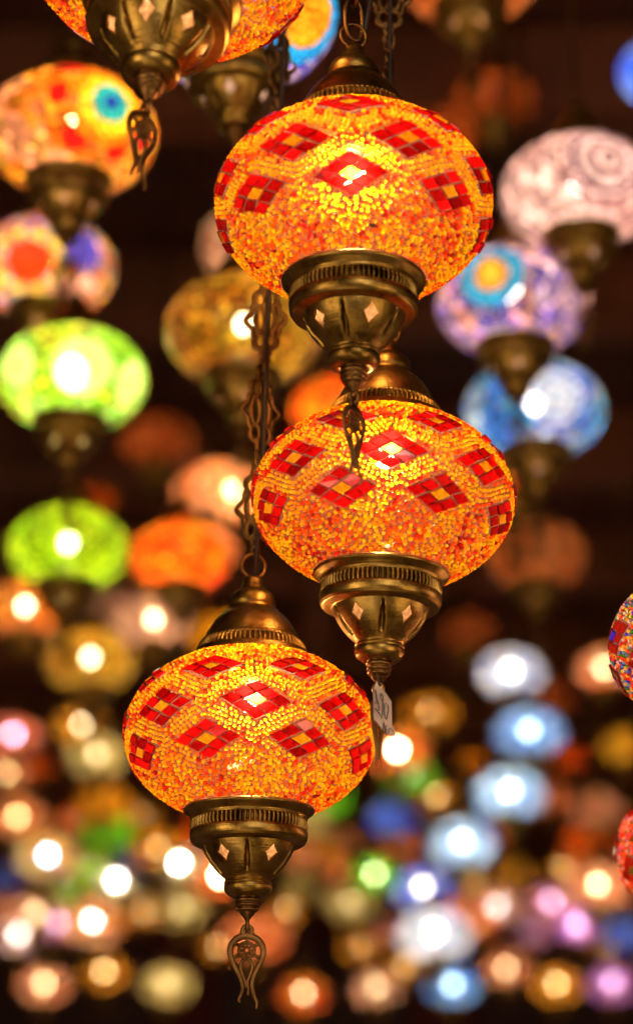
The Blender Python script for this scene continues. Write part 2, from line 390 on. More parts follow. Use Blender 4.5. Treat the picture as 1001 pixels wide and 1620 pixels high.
# ------------------------------------------------------------------ mosaic globe: tiles in three rows of diamonds, rows of seed beads
ROWS = [(29, 22.5, .240, .138), (3, 0, .278, .155), (-20, 22.5, .270, .156)]   # latitude, phase, half width, half height
def surf(u, lam, k=1.0):
    cu = math.cos(u)
    p = Vector((k*cu*math.sin(lam), -k*cu*math.cos(lam), k*BZ*math.sin(u)))
    n = Vector((p.x, p.y, p.z/(BZ*BZ))).normalized()
    return p, n
def hs(u): return math.sqrt(math.sin(u)**2+BZ*BZ*math.cos(u)**2)
DIAM = [(R(u), R(ph+45*k), W_, H_) for u, ph, W_, H_ in ROWS for k in range(8)]
def diam_dist(u, lam):
    """distance (in globe radii) outside the nearest diamond; negative inside"""
    best = 9
    for du, dl, W_, H_ in DIAM:
        d = (lam-dl+math.pi) % (2*math.pi)-math.pi
        if abs(d) > .5 or abs(u-du) > .55: continue
        x = d*math.cos(.5*(u+du)); y = (u-du)*hs(.5*(u+du))
        s = (abs(x)/W_+abs(y)/H_-1)*W_*H_/math.hypot(W_, H_)
        best = min(best, s)
    return best

def tile_meshes(mats, variants=3):
    """one parallelogram slab per diamond row, colour and variant; local x = along the row, y = up the surface, z = outward"""
    out = {}; rnd = random.Random(5)
    for ri, (_, _, W_, H_) in enumerate(ROWS):
        for mi, mat in enumerate(mats):
            for v in range(variants):
                k = .905/3; h = .018+.006*v
                q = [(W_*k, 0), (0, H_*k), (-W_*k, 0), (0, -H_*k)]
                q = [(x+rnd.uniform(-.004, .004), y+rnd.uniform(-.003, .003)) for x, y in q]
                V = [(x*1.13, y*1.13, -.004) for x, y in q]+[(x*1.0, y*1.0, h*.35) for x, y in q]+[(x, y, h-.004) for x, y in q]+[(x*.94, y*.94, h+rnd.uniform(-.002, .002)) for x, y in q]
                Fc = [(r+a, r+(a+1) % 4, r+4+(a+1) % 4, r+4+a) for r in (0, 4, 8) for a in range(4)]+[(12, 13, 14, 15)]
                me = mesh_np('tile', V, Fc, mat, False); me.materials.append(MORTAR)
                for f in me.polygons[:4]: f.material_index = 1
                out[ri, mi, v] = me
    return out
TILES_R = tile_meshes([RED, ORANGE]); TILES_M = tile_meshes([DRED, BLUE]); TILES_O = tile_meshes([DRED, GREEN])

def bead_proto(kind, seg):
    if kind == 0: prof = [(1.0, -.2), (1.0, .45), (.80, .85), (.42, 1.08)]; tip = 1.14
    elif kind == 1: prof = [(1.0, -.2), (1.02, .40), (.80, .82), (.45, .88), (.24, .55)]; tip = .35
    else: prof = [(1.0, -.2), (.85, .6)]; tip = 1.0
    V = [(r*math.cos(2*math.pi*k/seg), r*math.sin(2*math.pi*k/seg), z) for r, z in prof for k in range(seg)]+[(0, 0, tip)]
    Fc = []
    for i in range(len(prof)-1):
        for k in range(seg):
            k2 = (k+1) % seg; a, b, c, d = i*seg+k, i*seg+k2, (i+1)*seg+k2, (i+1)*seg+k
            Fc += [(a, b, c), (a, c, d)]
    t = len(V)-1; o = (len(prof)-1)*seg
    for k in range(seg): Fc.append((o+k, o+(k+1) % seg, t))
    return np.array(V, float), np.array(Fc, int)
PROTO = [bead_proto(0, 7), bead_proto(1, 7), bead_proto(2, 5)]

PAL_FIRE = dict(band=[(1, .62, .010), (1, .46, .008)], side=[(1, .12, .006), (.75, .02, .004), (1, .42, .010), (1, .36, .008), (.9, .05, .004)],
                fill=[(1, .60, .006)]*7+[(1, .38, .005)]*5+[(1, .13, .004)]*6+[(.75, .022, .003)]*4+[(.38, .006, .003)]*2)
_M = [(.9, .06, .01), (.75, .02, .01), (.05, .03, .6), (.04, .25, .03), (.95, .35, .02), (.9, .6, .45), (.1, .3, .5), (1, .5, .03)]
PAL_MULTI = dict(band=_M, side=_M, fill=_M+[(.95, .06, .01), (.95, .35, .02)])
_O = [(.95, .05, .008), (.95, .04, .008), (.95, .10, .01), (.95, .16, .01), (.85, .45, .5), (.12, .12, .01), (.5, .1, .45)]
PAL_RUBY = dict(band=_O, side=_O, fill=_O)

def bead_mesh(seed, pal, face=0.0):
    """face = longitude towards the camera (fine beads there)"""
    rnd = random.Random(seed); B = []; grid = {}; cell = .034
    def ok(p, d):
        gx, gy, gz = int(p.x//cell), int(p.y//cell), int(p.z//cell)
        for i in (-1, 0, 1):
            for j in (-1, 0, 1):
                for k in (-1, 0, 1):
                    for q in grid.get((gx+i, gy+j, gz+k), ()):
                        if (q-p).length_squared < d*d: return False
        return True
    def put(p): grid.setdefault((int(p.x//cell), int(p.y//cell), int(p.z//cell)), []).append(p)
    pitch = .0362
    from mathutils import noise
    def fillc(p):
        v = noise.noise(p*3.2+Vector((seed*3.1, 0, 0)))*.5+noise.noise(p*9+Vector((0, seed*2.3, 0)))*.45+rnd.uniform(-.36, .36)
        L_ = pal['fill']
        if pal is not PAL_FIRE: return rnd.choice(L_)
        if v > -.06: return L_[rnd.randrange(0, 12)]
        if v > -.34: return L_[rnd.randrange(7, 18)]
        return L_[rnd.randrange(12, len(L_))]
    def zig(lam, phase, um, uM):
        x = ((lam-phase) % R(45))/R(45)
        t = abs(2*x-1)*2-1                      # +1 at phase, -1 half way
        t = math.sin(t*math.pi/2)*.35+t*.65
        return um+t*uM
    # zigzag rows; the upper crosses above each middle diamond, the lower passes below it
    for um, amp, ph, ks in ((R(16.2), R(7.2), 0, range(-3, 9)), (R(-8.6), -R(6.8), 0, range(-3, 3))):
        for k in ks:
            lam = rnd.uniform(0, .05); end = lam+2*math.pi-.02; j = 0
            while lam < end:
                off = k*pitch*1.10+rnd.uniform(-.0045, .0045)
                u = zig(lam, ph, um, amp); u += off/hs(u)
                if UMIN+.02 < u < UMAX-.02:
                    dd = diam_dist(u, lam)
                    if dd > .014:
                        p, n = surf(u, lam)
                        if ok(p, .0290):
                            put(p)
                            if -1.5 < k < 1.5 and rnd.random() < .85: c = rnd.choice(pal['band'])
                            elif rnd.random() < .35: c = fillc(p)
                            else: c = pal['side'][(abs(k)*2+j//(2 if k % 2 else 1)) % len(pal['side'])]
                            B.append((p, n, c, 0 if rnd.random() < .85 else 1, rnd.uniform(.0152, .0176), lam)); j += 1
                lam += (.0340+rnd.uniform(-.002, .004))/(math.cos(u)*math.hypot(1, .45))
    n_try = 42000
    for t in range(n_try):
        z = rnd.uniform(math.sin(UMIN+.02), math.sin(UMAX-.02)); u = math.asin(z); lam = rnd.uniform(0, 2*math.pi)
        if diam_dist(u, lam) < .013: continue
        p, n = surf(u, lam)
        md = .0315 if t < n_try*.35 else .0275
        if ok(p, md):
            put(p); B.append((p, n, fillc(p), 1 if rnd.random() < .55 else 0, rnd.uniform(.0155, .0205), lam))
    VV, FF, CC = [], [], []; off = 0
    for kind in (0, 1, 2):
        V0, F0 = PROTO[kind]
        sel = []
        for b in B:
            back = math.cos(b[5]-face) < -.25
            kk = 2 if back else b[3]
            if kk == kind: sel.append(b)
        if not sel: continue
        Pn = np.array([b[0] for b in sel]); Nn = np.array([b[1] for b in sel])
        tilt = np.array([[rnd.gauss(0, .16) for _ in range(3)] for _ in sel]); Nn = Nn+tilt; Nn /= np.linalg.norm(Nn, axis=1)[:, None]
        ax = np.cross(Nn, np.array([[0, 0, 1.0]])+1e-3); ax /= np.linalg.norm(ax, axis=1)[:, None]; ay = np.cross(Nn, ax)
        ang = np.array([rnd.uniform(0, 6.28) for _ in sel]); c, s = np.cos(ang)[:, None], np.sin(ang)[:, None]
        ex = ax*c+ay*s; ey = -ax*s+ay*c
        rr = np.array([b[4] for b in sel])[:, None]; asp = np.array([rnd.uniform(.86, 1.0) for _ in sel])[:, None]
        V = (Pn[:, None, :]+(ex*rr)[:, None, :]*V0[None, :, 0:1]+(ey*rr*asp)[:, None, :]*V0[None, :, 1:2]+(Nn*rr*.95)[:, None, :]*V0[None, :, 2:3])
        m = len(V0); FF.append((F0[None]+(np.arange(len(sel))*m)[:, None, None]+off).reshape(-1, 3)); VV.append(V.reshape(-1, 3))
        cc = np.array([b[2] for b in sel]); jit = np.array([rnd.uniform(.8, 1.08) for _ in sel])[:, None]
        cc = np.clip(cc*jit, 0, 1); CC.append(np.repeat(np.concatenate([cc, np.ones((len(sel), 1))], 1), m, 0)); off += m*len(sel)
    V = np.concatenate(VV); Ff = np.concatenate(FF); C = np.concatenate(CC)
    me = bpy.data.meshes.new('seed_beads'); me.vertices.add(len(V)); me.vertices.foreach_set('co', V.astype('f').ravel())
    me.loops.add(Ff.size); me.loops.foreach_set('vertex_index', Ff.astype('i').ravel())
    me.polygons.add(len(Ff)); me.polygons.foreach_set('loop_start', np.arange(0, Ff.size, 3, dtype='i')); me.polygons.foreach_set('loop_total', np.full(len(Ff), 3, 'i'))
    me.update(calc_edges=True); me.polygons.foreach_set('use_smooth', [True]*len(Ff))
    at_ = me.attributes.new('bead_colour', 'FLOAT_COLOR', 'POINT'); at_.data.foreach_set('color', C.astype('f').ravel())
    me.materials.append(BEAD); return me

SHELL = lathe('glass_globe', globe_profile(40, .992), GROUT, 120)
GLOW_DIFFUSER = lathe('glow_diffuser', [(.40, -.85), (.28, -.91), (.25, -.97), (.215, -1.03), (.17, -1.08), (.11, -1.11), (.001, -1.12)], glassy('glow_diffuser_glass', (.9, .55, .36), refr=.2, diff=.3), 48)  # added translucent layer inside the cup that makes the star holes glow
BULB_FG = bulb_mesh(bulbmat('warm_bulb', (1, .66, .28), 700), .092)
BULB_DIM = bulb_mesh(bulbmat('dim_bulb', (1, .80, .55), 620), .085)

def hanger_plates(root, z0, top, tiltx, rots, s=1.12, cordx=.02):
    n = int((top-z0)/(.76*s))+1
    hang = bpy.data.objects.new('filigree_hanger', None); link(hang, root)
    for i in range(n):
        z = z0+.40*s+i*.76*s
        if z > top-.3: break
        p = mk('filigree_plate', PLATE, hang); p.location = (tiltx*(z-z0), 0, z); p.scale = (s,)*3
        p.rotation_euler = (0, 0, R(rots[i % len(rots)]))
        l = mk('small_link', LINKS, hang); l.location = (tiltx*(z-z0+.38*s), 0, z+.38*s); l.rotation_euler = (0, 0, R(rots[i % len(rots)]+80))
    V, Fc = [], []
    tube_into(V, Fc, [(cordx+tiltx*t+.012*math.sin(t*1.7), -.03, 1.30+t) for t in np.linspace(0, top-1.32, 40)], .021, .021, 8, False)
    mk('power_cord', mesh_np('power_cord', V, Fc, CORD), root)
    return hang
def hanger_chain(root, z0, top, tiltx):
    hang = bpy.data.objects.new('hanging_chain', None); link(hang, root)
    z = z0; i = 0
    while z < top:
        p = mk('chain_link', LINK, hang); z += .15; p.location = (tiltx*(z-z0), 0, z); p.rotation_euler = (0, R(random.uniform(-4, 4)), R(25+85*(i % 2)))
        z += .145; i += 1
    V, Fc = [], []
    tube_into(V, Fc, [(.04+.13*min(1, t/1.0)+tiltx*t+.01*math.sin(t*2.1), .09, 1.28+t) for t in np.linspace(0, top-1.3, 40)], .026, .026, 8, False)
    mk('power_cord', mesh_np('power_cord', V, Fc, CORD), root)

def mosaic_lamp(px, py, depth, width, az, cup_az, nst, tilt, pend_az, seed, pal, tiles, label, hanger, bulb=BULB_FG, group=None, hz=R(0), lean=0.0, bz=.24):
    a = width/2/F*depth
    root = bpy.data.objects.new('mosaic_lamp', None); link(root); root.empty_display_size = .5
    root.location = at(px, py, depth); root.scale = (a,)*3
    root.rotation_euler = (lean, tilt, 0)
    tag(root, label, 'lamp', group or 'red and orange mosaic lamps hanging in front')
    top = (CEIL-.02-root.location.z)/a
    sh = mk('glass_globe', SHELL, root); sh.rotation_euler = (0, 0, az)
    bd = mk('seed_beads', bead_mesh(seed, pal, -az), sh); tag(bd, kind='stuff')
    rnd = random.Random(seed+99)
    for ri, (u0, ph, W_, H_) in enumerate(ROWS):
        for k in range(8):
            lam0 = R(ph+45*k)+rnd.gauss(0, .007); uc = R(u0)+rnd.gauss(0, .006); sk = rnd.gauss(0, .03)
            for i in (-1, 0, 1):
                for j in (-1, 0, 1):
                    x = (i-j)*W_/3; y = (i+j)*H_/3
                    x, y = x-sk*y+rnd.gauss(0, .0025), y+sk*x+rnd.gauss(0, .0025)
                    u = uc+y/hs(uc); lam = lam0+x/math.cos(u)
                    p, n = surf(u, lam)
                    east = Vector((math.cos(lam), math.sin(lam), 0)); n2 = (n+Vector((rnd.gauss(0, .035), rnd.gauss(0, .035), rnd.gauss(0, .035)))).normalized()
                    east = (east-n2*east.dot(n2)).normalized(); east = Matrix.Rotation(sk+rnd.gauss(0, .035), 3, n2) @ east
                    north = n2.cross(east)
                    M = Matrix((east, north, n2)).transposed().to_4x4(); M.translation = p
                    t = mk('tile', tiles[ri, 1 if i == j == 0 else 0, rnd.randrange(3)], sh); t.matrix_local = M
    mk('bulb', bulb, root).location = (0, 0, bz); mk('bulb_socket', SOCKET, root)
    cup = mk('bottom_cup', CUP[nst], root); cup.rotation_euler = (0, 0, cup_az)
    mk('cup_rim', RIM, cup); mk('ribbed_band', BAND, cup); mk('glow_diffuser', GLOW_DIFFUSER, cup)
    sc = mk('finial_screw', SCREW, root)
    mk('pendant_ring', PRING, root).rotation_euler = (0, 0, pend_az)
    pe = mk('filigree_pendant', PEND, root); pe.location = (0, 0, -1.53); pe.rotation_euler = (0, R(rnd.uniform(-2, 2)), pend_az); pe.scale = (.90 if pend_az < R(10) else .76, 1, .90)
    cap = mk('top_cap', CAP, root); mk('cap_band', CAPB, cap)
    rg = mk('hanging_ring', RING, root); rg.rotation_euler = (0, 0, R(12))
    if hanger == 'chain': hanger_chain(root, 1.42, top, hz)
    else: hanger_plates(root, 1.50, top, hz, hanger)
    return root
A = mosaic_lamp(559, 325, 1.40, 433, R(22.5-2), R(22), 5, R(0.3), R(50), 1, PAL_FIRE, TILES_R, 'highest of the three whole red and orange mosaic lamps, on a link chain', 'chain', hz=.02)
B = mosaic_lamp(606, 790, 1.44, 409, R(2), R(38), 5, R(2.0), R(64), 2, PAL_FIRE, TILES_R, 'middle one of the red and orange mosaic lamps, with a price tag', [70, 20, 75, 0, 60], hz=-.02, bz=.37)
C = mosaic_lamp(396, 1163, 1.47, 394, R(4), R(36), 5, R(0.3), R(6), 3, PAL_FIRE, TILES_R, 'lowest red and orange mosaic lamp, under the ring of an openwork brass hanger', [-25, 28, -8, 30, 15, 40, 0, 30], hz=.035, bz=.29)
D = mosaic_lamp(272, -105, 1.37, 478, R(13), R(-8), 7, R(4.2), R(44), 4, PAL_FIRE, TILES_R, 'red and orange mosaic lamp cut off by the top edge, seen from below', 'chain', lean=R(-12))
E_ = mosaic_lamp(1160, 1022, 1.42, 388, R(10), R(20), 5, R(0), R(40), 5, PAL_MULTI, TILES_M, 'multicoloured mosaic lamp with blue tiles, cut off by the right border', 'chain', BULB_DIM, 'single mosaic lamps at the right border')
F_ = mosaic_lamp(1152, 1345, 1.60, 352, R(-5), R(20), 5, R(0), R(40), 6, PAL_RUBY, TILES_O, 'scarlet bead lamp with olive tiles at the right border below the multicoloured one', 'chain', BULB_FG, 'single mosaic lamps at the right border')
# a dark chip among the beads of the upper lamp
V, Fc = [], []
tube_into(V, Fc, [(-.03, 0, .012), (-.012, 0, .004), (.012, 0, -.004), (.034, 0, -.014)], lambda f: .008+.006*math.sin(math.pi*min(1, f+.1)), .012, 8, False)
chip = mk('dark_chip', mesh_np('dark_chip', V, Fc, CORD), A)
pz, nz = surf(R(-46), R(10), 1.02); chip.location = pz

# ------------------------------------------------------------------ paper price tag on lamp B's pendant
PAPER = plain('white_paper', (.90, .68, .58), .75, 0, .06, 30.0); INK = plain('blue_black_ink', (.012, .010, .05), .5, 0, .2)
dT = 1.366
def tagpt(x, y, d=0.0):   # tag drawn in 80x150 photo pixels, bent round its length
    k = (x-594)/28.0
    return at(x, y, dT + .006*k*k - .0006 + d + (.010 if x > 600 else 0)*(x-600)/20)
outline = [(595.5, 1077), (598, 1084), (603, 1087), (611, 1098), (619, 1110), (619.5, 1130), (620, 1148), (623, 1155), (625.5, 1160), (624, 1163), (616, 1163), (609, 1159), (600, 1148), (596, 1143), (591, 1138), (590.5, 1120), (590.2, 1100), (591.5, 1090)]
root = bpy.data.objects.new('price_tag', None); link(root); root.location = tagpt(595.5, 1080)
tag(root, 'small white paper price tag reading 190 AED, tied to the middle lamp pendant', 'price tag')
bmx = bmesh.new(); o0 = root.location
from mathutils.geometry import tessellate_polygon
# grid clip: triangulate the outline after subdividing it
pts = []
for i in range(len(outline)):
    x0, y0 = outline[i]; x1, y1 = outline[(i+1) % len(outline)]
    for k in range(3): pts.append((x0+(x1-x0)*k/3, y0+(y1-y0)*k/3))
tri = tessellate_polygon([[Vector((x, y, 0)) for x, y in pts]])
fr = [tagpt(x, y)-o0 for x, y in pts]; bk = [tagpt(x, y, .0005)-o0 for x, y in pts]; n = len(pts)
Fc = [t for t in tri]+[(t[2]+n, t[1]+n, t[0]+n) for t in tri]+[(i, (i+1) % n, n+(i+1) % n, n+i) for i in range(n)]
mk('tag_paper', mesh_np('tag_paper', fr+bk, Fc, PAPER, False), root)
glyphs = {'digit_one': [[(593.3, 1091), (594.5, 1097), (595.5, 1106), (598, 1114), (599.4, 1124)], [(592.6, 1120), (597, 1125), (601, 1131), (604, 1136)]],
          'digit_nine': [[(604, 1107), (601.8, 1103), (602.3, 1097.5), (604.5, 1098.5), (605.5, 1106), (604, 1110)], [(605.3, 1105), (605, 1118), (604.6, 1132)]],
          'digit_zero': [[(607.6, 1113), (607.4, 1124), (608.6, 1133), (611, 1138), (612.6, 1131), (614, 1121), (612.5, 1114.5), (609.6, 1112)]],
          'letter_a': [[(605.3, 1156), (606.6, 1142), (609, 1159)], [(605.8, 1151), (608.2, 1152.5)]],
          'letter_e': [[(612.3, 1149), (610.2, 1149), (610.3, 1161), (613, 1162)], [(610.2, 1155), (612.8, 1155)]],
          'letter_d': [[(615.2, 1153), (614.6, 1162), (622, 1163), (624.6, 1160.5), (619, 1154), (615.2, 1152)]]}
for nm, strokes in glyphs.items():
    V, Fc = [], []
    for st in strokes:
        st = [tuple(v)[:2] for v in spline(st, 4)]
        P = [tagpt(x, y, -.0004)-o0 for x, y in st]
        wd = .00034 if nm.startswith('digit') else .00024
        if nm == 'digit_one': wd = .00042
        tube_into(V, Fc, P, wd, .00012, 6, False, Vector((0, -1, .3)).normalized())
    mk(nm, mesh_np(nm, V, Fc, INK), root)
eye = [tagpt(594.5+1.6*math.cos(t), 1111.5+1.9*math.sin(t), -.0005)-o0 for t in np.linspace(0, 2*math.pi, 12, endpoint=False)]
V, Fc = [], []; tube_into(V, Fc, eye, .0003, .0003, 6, True, Vector((0, -1, .3)).normalized()); mk('brass_eyelet', mesh_np('brass_eyelet', V, Fc, BRASS), root)
V, Fc = [], []; tube_into(V, Fc, [tagpt(595.3, 1081, .0002)-o0, tagpt(597, 1076, .003)-o0, tagpt(600, 1071, .008)-o0, tagpt(602, 1074, .014)-o0, tagpt(599, 1080, .008)-o0], .00025, .00025, 5, False)
mk('tag_string', mesh_np('tag_string', V, Fc, CORD), root)

# ------------------------------------------------------------------ lamps of the background
YEL, AMB, ORG, REDO, REDC = (1, .62, .06), (1, .42, .02), (1, .20, .012), (.95, .07, .01), (.6, .01, .01)
PNK, SAL, CRM, WHT = (1, .55, .45), (1, .34, .20), (1, .78, .34), (1, .92, .85)
LBL, BLU, DBL, TUR, PUR, GRN, LIM, OLV = (.30, .62, 1), (.08, .20, 1), (.05, .03, .75), (.05, .5, .75), (.5, .18, .8), (.10, .45, .02), (.45, .85, .03), (.35, .32, .02)
PALS = {'orange': [ORG, AMB, (1, .26, .10), ORG, YEL, (1, .40, .28)], 'salmon': [SAL, PNK, ORG, SAL, PNK], 'pink': [PNK, PNK, (1, .42, .36), (.9, .5, .42), PNK], 'fire': [REDO, ORG, REDO, AMB],
        'red': [REDO, REDC, ORG, REDO], 'lime': [LIM, (.65, .9, .08), LIM, (.85, .95, .35), GRN, YEL], 'green': [GRN, LIM, (.2, .65, .02), GRN],
        'dgreen': [(.60, .66, .01), (.38, .60, .01), (.72, .66, .02), (.5, .62, .01)], 'amber': [AMB, (1, .5, .03), AMB, (.8, .3, .01)], 'yellow': [YEL, AMB, (.9, .55, .05), (.8, .5, .05)], 'cream': [CRM, (.9, .8, .4), CRM, (.75, .7, .25)],
        'multi': [YEL, REDO, BLU, PNK, ORG, TUR, SAL, GRN], 'bluepink': [PNK, SAL, DBL, (1, .7, .65), DBL, PNK, DBL, (.9, .5, .6)], 'sky': [(.12, .42, 1), WHT, TUR, (.10, .35, .95), BLU, (.95, .85, .85)],
        'blue': [BLU, (.3, .35, 1), WHT, DBL, (.5, .6, 1)], 'white': [WHT, (.85, .85, 1), WHT, (.55, .75, 1), WHT, (.25, .4, 1)], 'purple': [PUR, PNK, (.6, .3, 1), PNK], 'brown': [(.5, .12, .03), (.6, .2, .08), (.45, .10, .02)],
        'olive': [(.50, .28, .02), (.35, .09, .01), (.75, .50, .05), (.9, .38, .05)], 'wine': [PNK, REDO, (1, .7, .6), PNK]}
LOWSHELL = [lathe('far_globe', globe_profile(20, 1.0), None, 48)]
_sm = {}
def shade_for(p, clear):
    if (p, clear) not in _sm:
        me = lathe('glass_globe', globe_profile(20), shade_mat('%s_mosaic_glass' % p, PALS[p], clear, .62), 48); _sm[p, clear] = me
    return _sm[p, clear]
_bm = {}
def bulb_for(c, s, r):
    if (c, s, r) not in _bm:
        _bm[c, s, r] = bulb_mesh(bulbmat('bulb_glow', {'w': (1, .71, .35), 'y': (1, .66, .25), 'o': (1, .50, .16), 'g': (.85, 1, .40), 'b': (.42, .66, 1), 'c': (.66, .88, 1), 'n': (1, .90, .80), 'p': (1, .55, .85)}[c], s), r)
    return _bm[c, s, r]
# medallions inlaid in the globe: concentric rings, each a part of its own
EYES = {'evil': [(.07, (.02, .06, .75)), (.17, (.03, .55, .80)), (.28, (1, .72, .03)), (.38, (1, .22, .01))],
        'pinkwheel': [(.08, (.25, .12, .10)), (.15, (1, .60, .52)), (.22, (.20, .06, .06)), (.32, (1, .62, .54)), (.39, (.16, .04, .05)), (.45, (1, .6, .54)), (.50, (.2, .05, .05))],
        'blueeye': [(.10, (1, .72, .05)), (.22, (1, .35, .02)), (.40, (.03, .38, .62))],
        'orangeeye': [(.27, (1, .32, .01)), (.45, (.02, .35, .75))],
        'swirl': [(.07, (.4, .7, 1)), (.20, (.95, .9, .95)), (.27, (.25, .5, .95)), (.36, (.95, .92, .95)), (.43, (.05, .15, .85))],
        'greenwheel': [(.05, (.1, .4, .02)), (.16, (.9, 1, .4)), (.19, (.25, .6, .02)), (.36, (.9, 1, .45)), (.40, (.15, .45, .02))],
        'redflower': [(.32, (1, .05, .01))], 'bluepatch': [(.26, (.10, .08, .9))], 'pinkpatch': [(.22, (1, .5, .5))],
        'dot': [(.085, (1, .75, .08))], 'red': [(.10, (.65, .01, .01))]}
_rm = {}
def ring_mat(c, cl=0.0):
    if (c, cl) not in _rm: _rm[c, cl] = shade_mat('medallion_glass', [c, tuple(x*.75 for x in c)], cl, 1.0, 9, 70)
    return _rm[c, cl]
def inlaid_globe(root, mat, eyes):
    cs = []
    for kind, p, sc in eyes: cs.append((kind, p, sc))
    nu, nl = 90, 180; us = np.linspace(UMIN, UMAX, nu+1); groups = {}
    for i in range(nu):
        for k in range(nl):
            p, n = surf((us[i]+us[i+1])/2, (k+.5)*2*math.pi/nl); key = None
            for ci, (kind, c, sc) in enumerate(cs):
                d = (p-c).length/sc
                for ri, (r1, cc) in enumerate(EYES[kind]):
                    if d < r1: key = (ci, ri); break
                if key: break
            groups.setdefault(key, []).append((i, k))
    g = None
    for key in sorted(groups, key=lambda q: (q is not None, q or (0, 0))):
        kk = 1.0 if key is None else 1.012
        idx, V, Fc = {}, [], []
        for i, k in groups[key]:
            f = []
            for a, b in ((i, k), (i, (k+1) % nl), (i+1, (k+1) % nl), (i+1, k)):
                if (a, b) not in idx:
                    idx[a, b] = len(V); V.append(surf(us[a], b*2*math.pi/nl, kk)[0])
                f.append(idx[a, b])
            Fc.append(tuple(f))
        if key is None:
            g = mk('glass_globe', mesh_np('glass_globe', V, Fc, mat), root)
        else:
            mk('medallion_ring', mesh_np('medallion_ring', V, Fc, ring_mat(EYES[cs[key[0]][0]][key[1]][1], {'greenwheel': .06, 'swirl': .04}.get(cs[key[0]][0], 0.0))), g)
    return g

def CLR(c): return 0.0 if c < .2 else .05 if c < .35 else .10 if c < .43 else .16 if c < .46 else .28
def far_chain_mesh():
    V, Fc = [], []
    for k in range(10):   # one metre-long unit, scaled to length: alternating links on a cord
        z = (k+.5)/10
        pts = [(.035*math.cos(t), .0, z+.052*math.sin(t)) for t in np.linspace(0, 2*math.pi, 8, endpoint=False)]
        if k % 2: pts = [(0, x, zz) for x, _, zz in pts]
        tube_into(V, Fc, pts, .012, .010, 4, True, Vector((0, 1, 0)) if not k % 2 else Vector((1, 0, 0)))
    tube_into(V, Fc, [(.02, .03, 0), (.02, .03, .5), (.02, .03, 1)], .018, .018, 5, False)
    return mesh_np('hanging_chain', V, Fc, BRASSD)
FCH = far_chain_mesh()
CUPD = {k: None for k in (5, 7)}
def far_lamp(px, py, w_, pal, clear, bc, bs, label, br=.11, size=.17, eye=None, cup_az=None, extras=(), ratio=1.0, bulb_dx=0, depth=None):
    d = depth or min(7.6, F*size/w_); a = w_/2/F*d
    root = bpy.data.objects.new('mosaic_lamp', None); link(root)
    loc = at(px, py, d); root.location = loc; root.scale = (a, a, a*ratio)
    near = d < 3.6
    tag(root, label, 'lamp', 'blurred mosaic lamps hanging behind')
    base_d = d
    rnd = random.Random(int(px*7+py))
    clear = CLR(clear)
    if eye:
        th = PITCH+math.atan((CY-py)/F); lc = -math.atan2(loc.x, loc.y); es = []
        for kind, ex, ey, sc in ([eye] if isinstance(eye[0], str) else eye):
            X, Y = (ex-px)/(w_/2), (py-ey)/(w_/2); c_, s_ = math.cos(th), math.sin(th); k2 = 1/BZ**2
            qa = c_*c_+s_*s_*k2; qb = 2*Y*s_*c_*(1-k2); qc = X*X+Y*Y*(s_*s_+c_*c_*k2)-1
            t = (-qb+math.sqrt(max(0, qb*qb-4*qa*qc)))/(2*qa)
            f = Y*s_+t*c_; p = Vector((X, -f, Y*c_-t*s_)); p = Matrix.Rotation(lc, 3, 'Z') @ p
            es.append((kind, p, sc))
        inlaid_globe(root, shade_for(pal, clear).materials[0], es)
    else: mk('glass_globe', shade_for(pal, clear), root).rotation_euler = (0, 0, rnd.uniform(0, 6.28))
    bs *= 1.1*(.16/br)**2*(1.12 if near else .95)
    if bs > 0:
        mk('bulb', bulb_for(bc, bs, br), root).location = (bulb_dx, 0, .10)
    ca = rnd.uniform(0, 1.2) if cup_az is None else R(cup_az)
    cup = mk('bottom_cup', CUP[5], root); cup.rotation_euler = (0, 0, ca); mk('cup_rim', RIM, cup)
    if near: mk('ribbed_band', BAND, cup); mk('glow_diffuser', GLOW_DIFFUSER, cup)
    else: mk('cup_band', FARBAND, cup)
    mk('finial_screw', SCREW, root)
    pe = mk('filigree_pendant', PEND, root); pe.location = (0, 0, -1.545); pe.rotation_euler = (0, 0, rnd.uniform(0, 3))
    cap = mk('top_cap', CAP, root); mk('cap_band', CAPB if near else FARCAPB, cap)
    ch = mk('hanging_chain', FCH, root); ch.location = (0, 0, 1.33); L_ = (CEIL-loc.z)/(a*ratio)-1.33
    if L_ < .3: L_ = .3
    ch.scale = (1, 1, L_)
    return root
FARBAND = lathe('cup_band', [(.463, -.690), (.462, -.70), (.445, -.72), (.445, -.76), (.460, -.78), (.468, -.80), (.463, -.85), (.445, -.872)], BRASS, 48)
FARCAPB = lathe('cap_band', [(.472, .60), (.468, .65), (.448, .682), (.43, .70), (.42, .74), (.414, .76), (.404, .78), (.392, .786)], BRASS, 48)

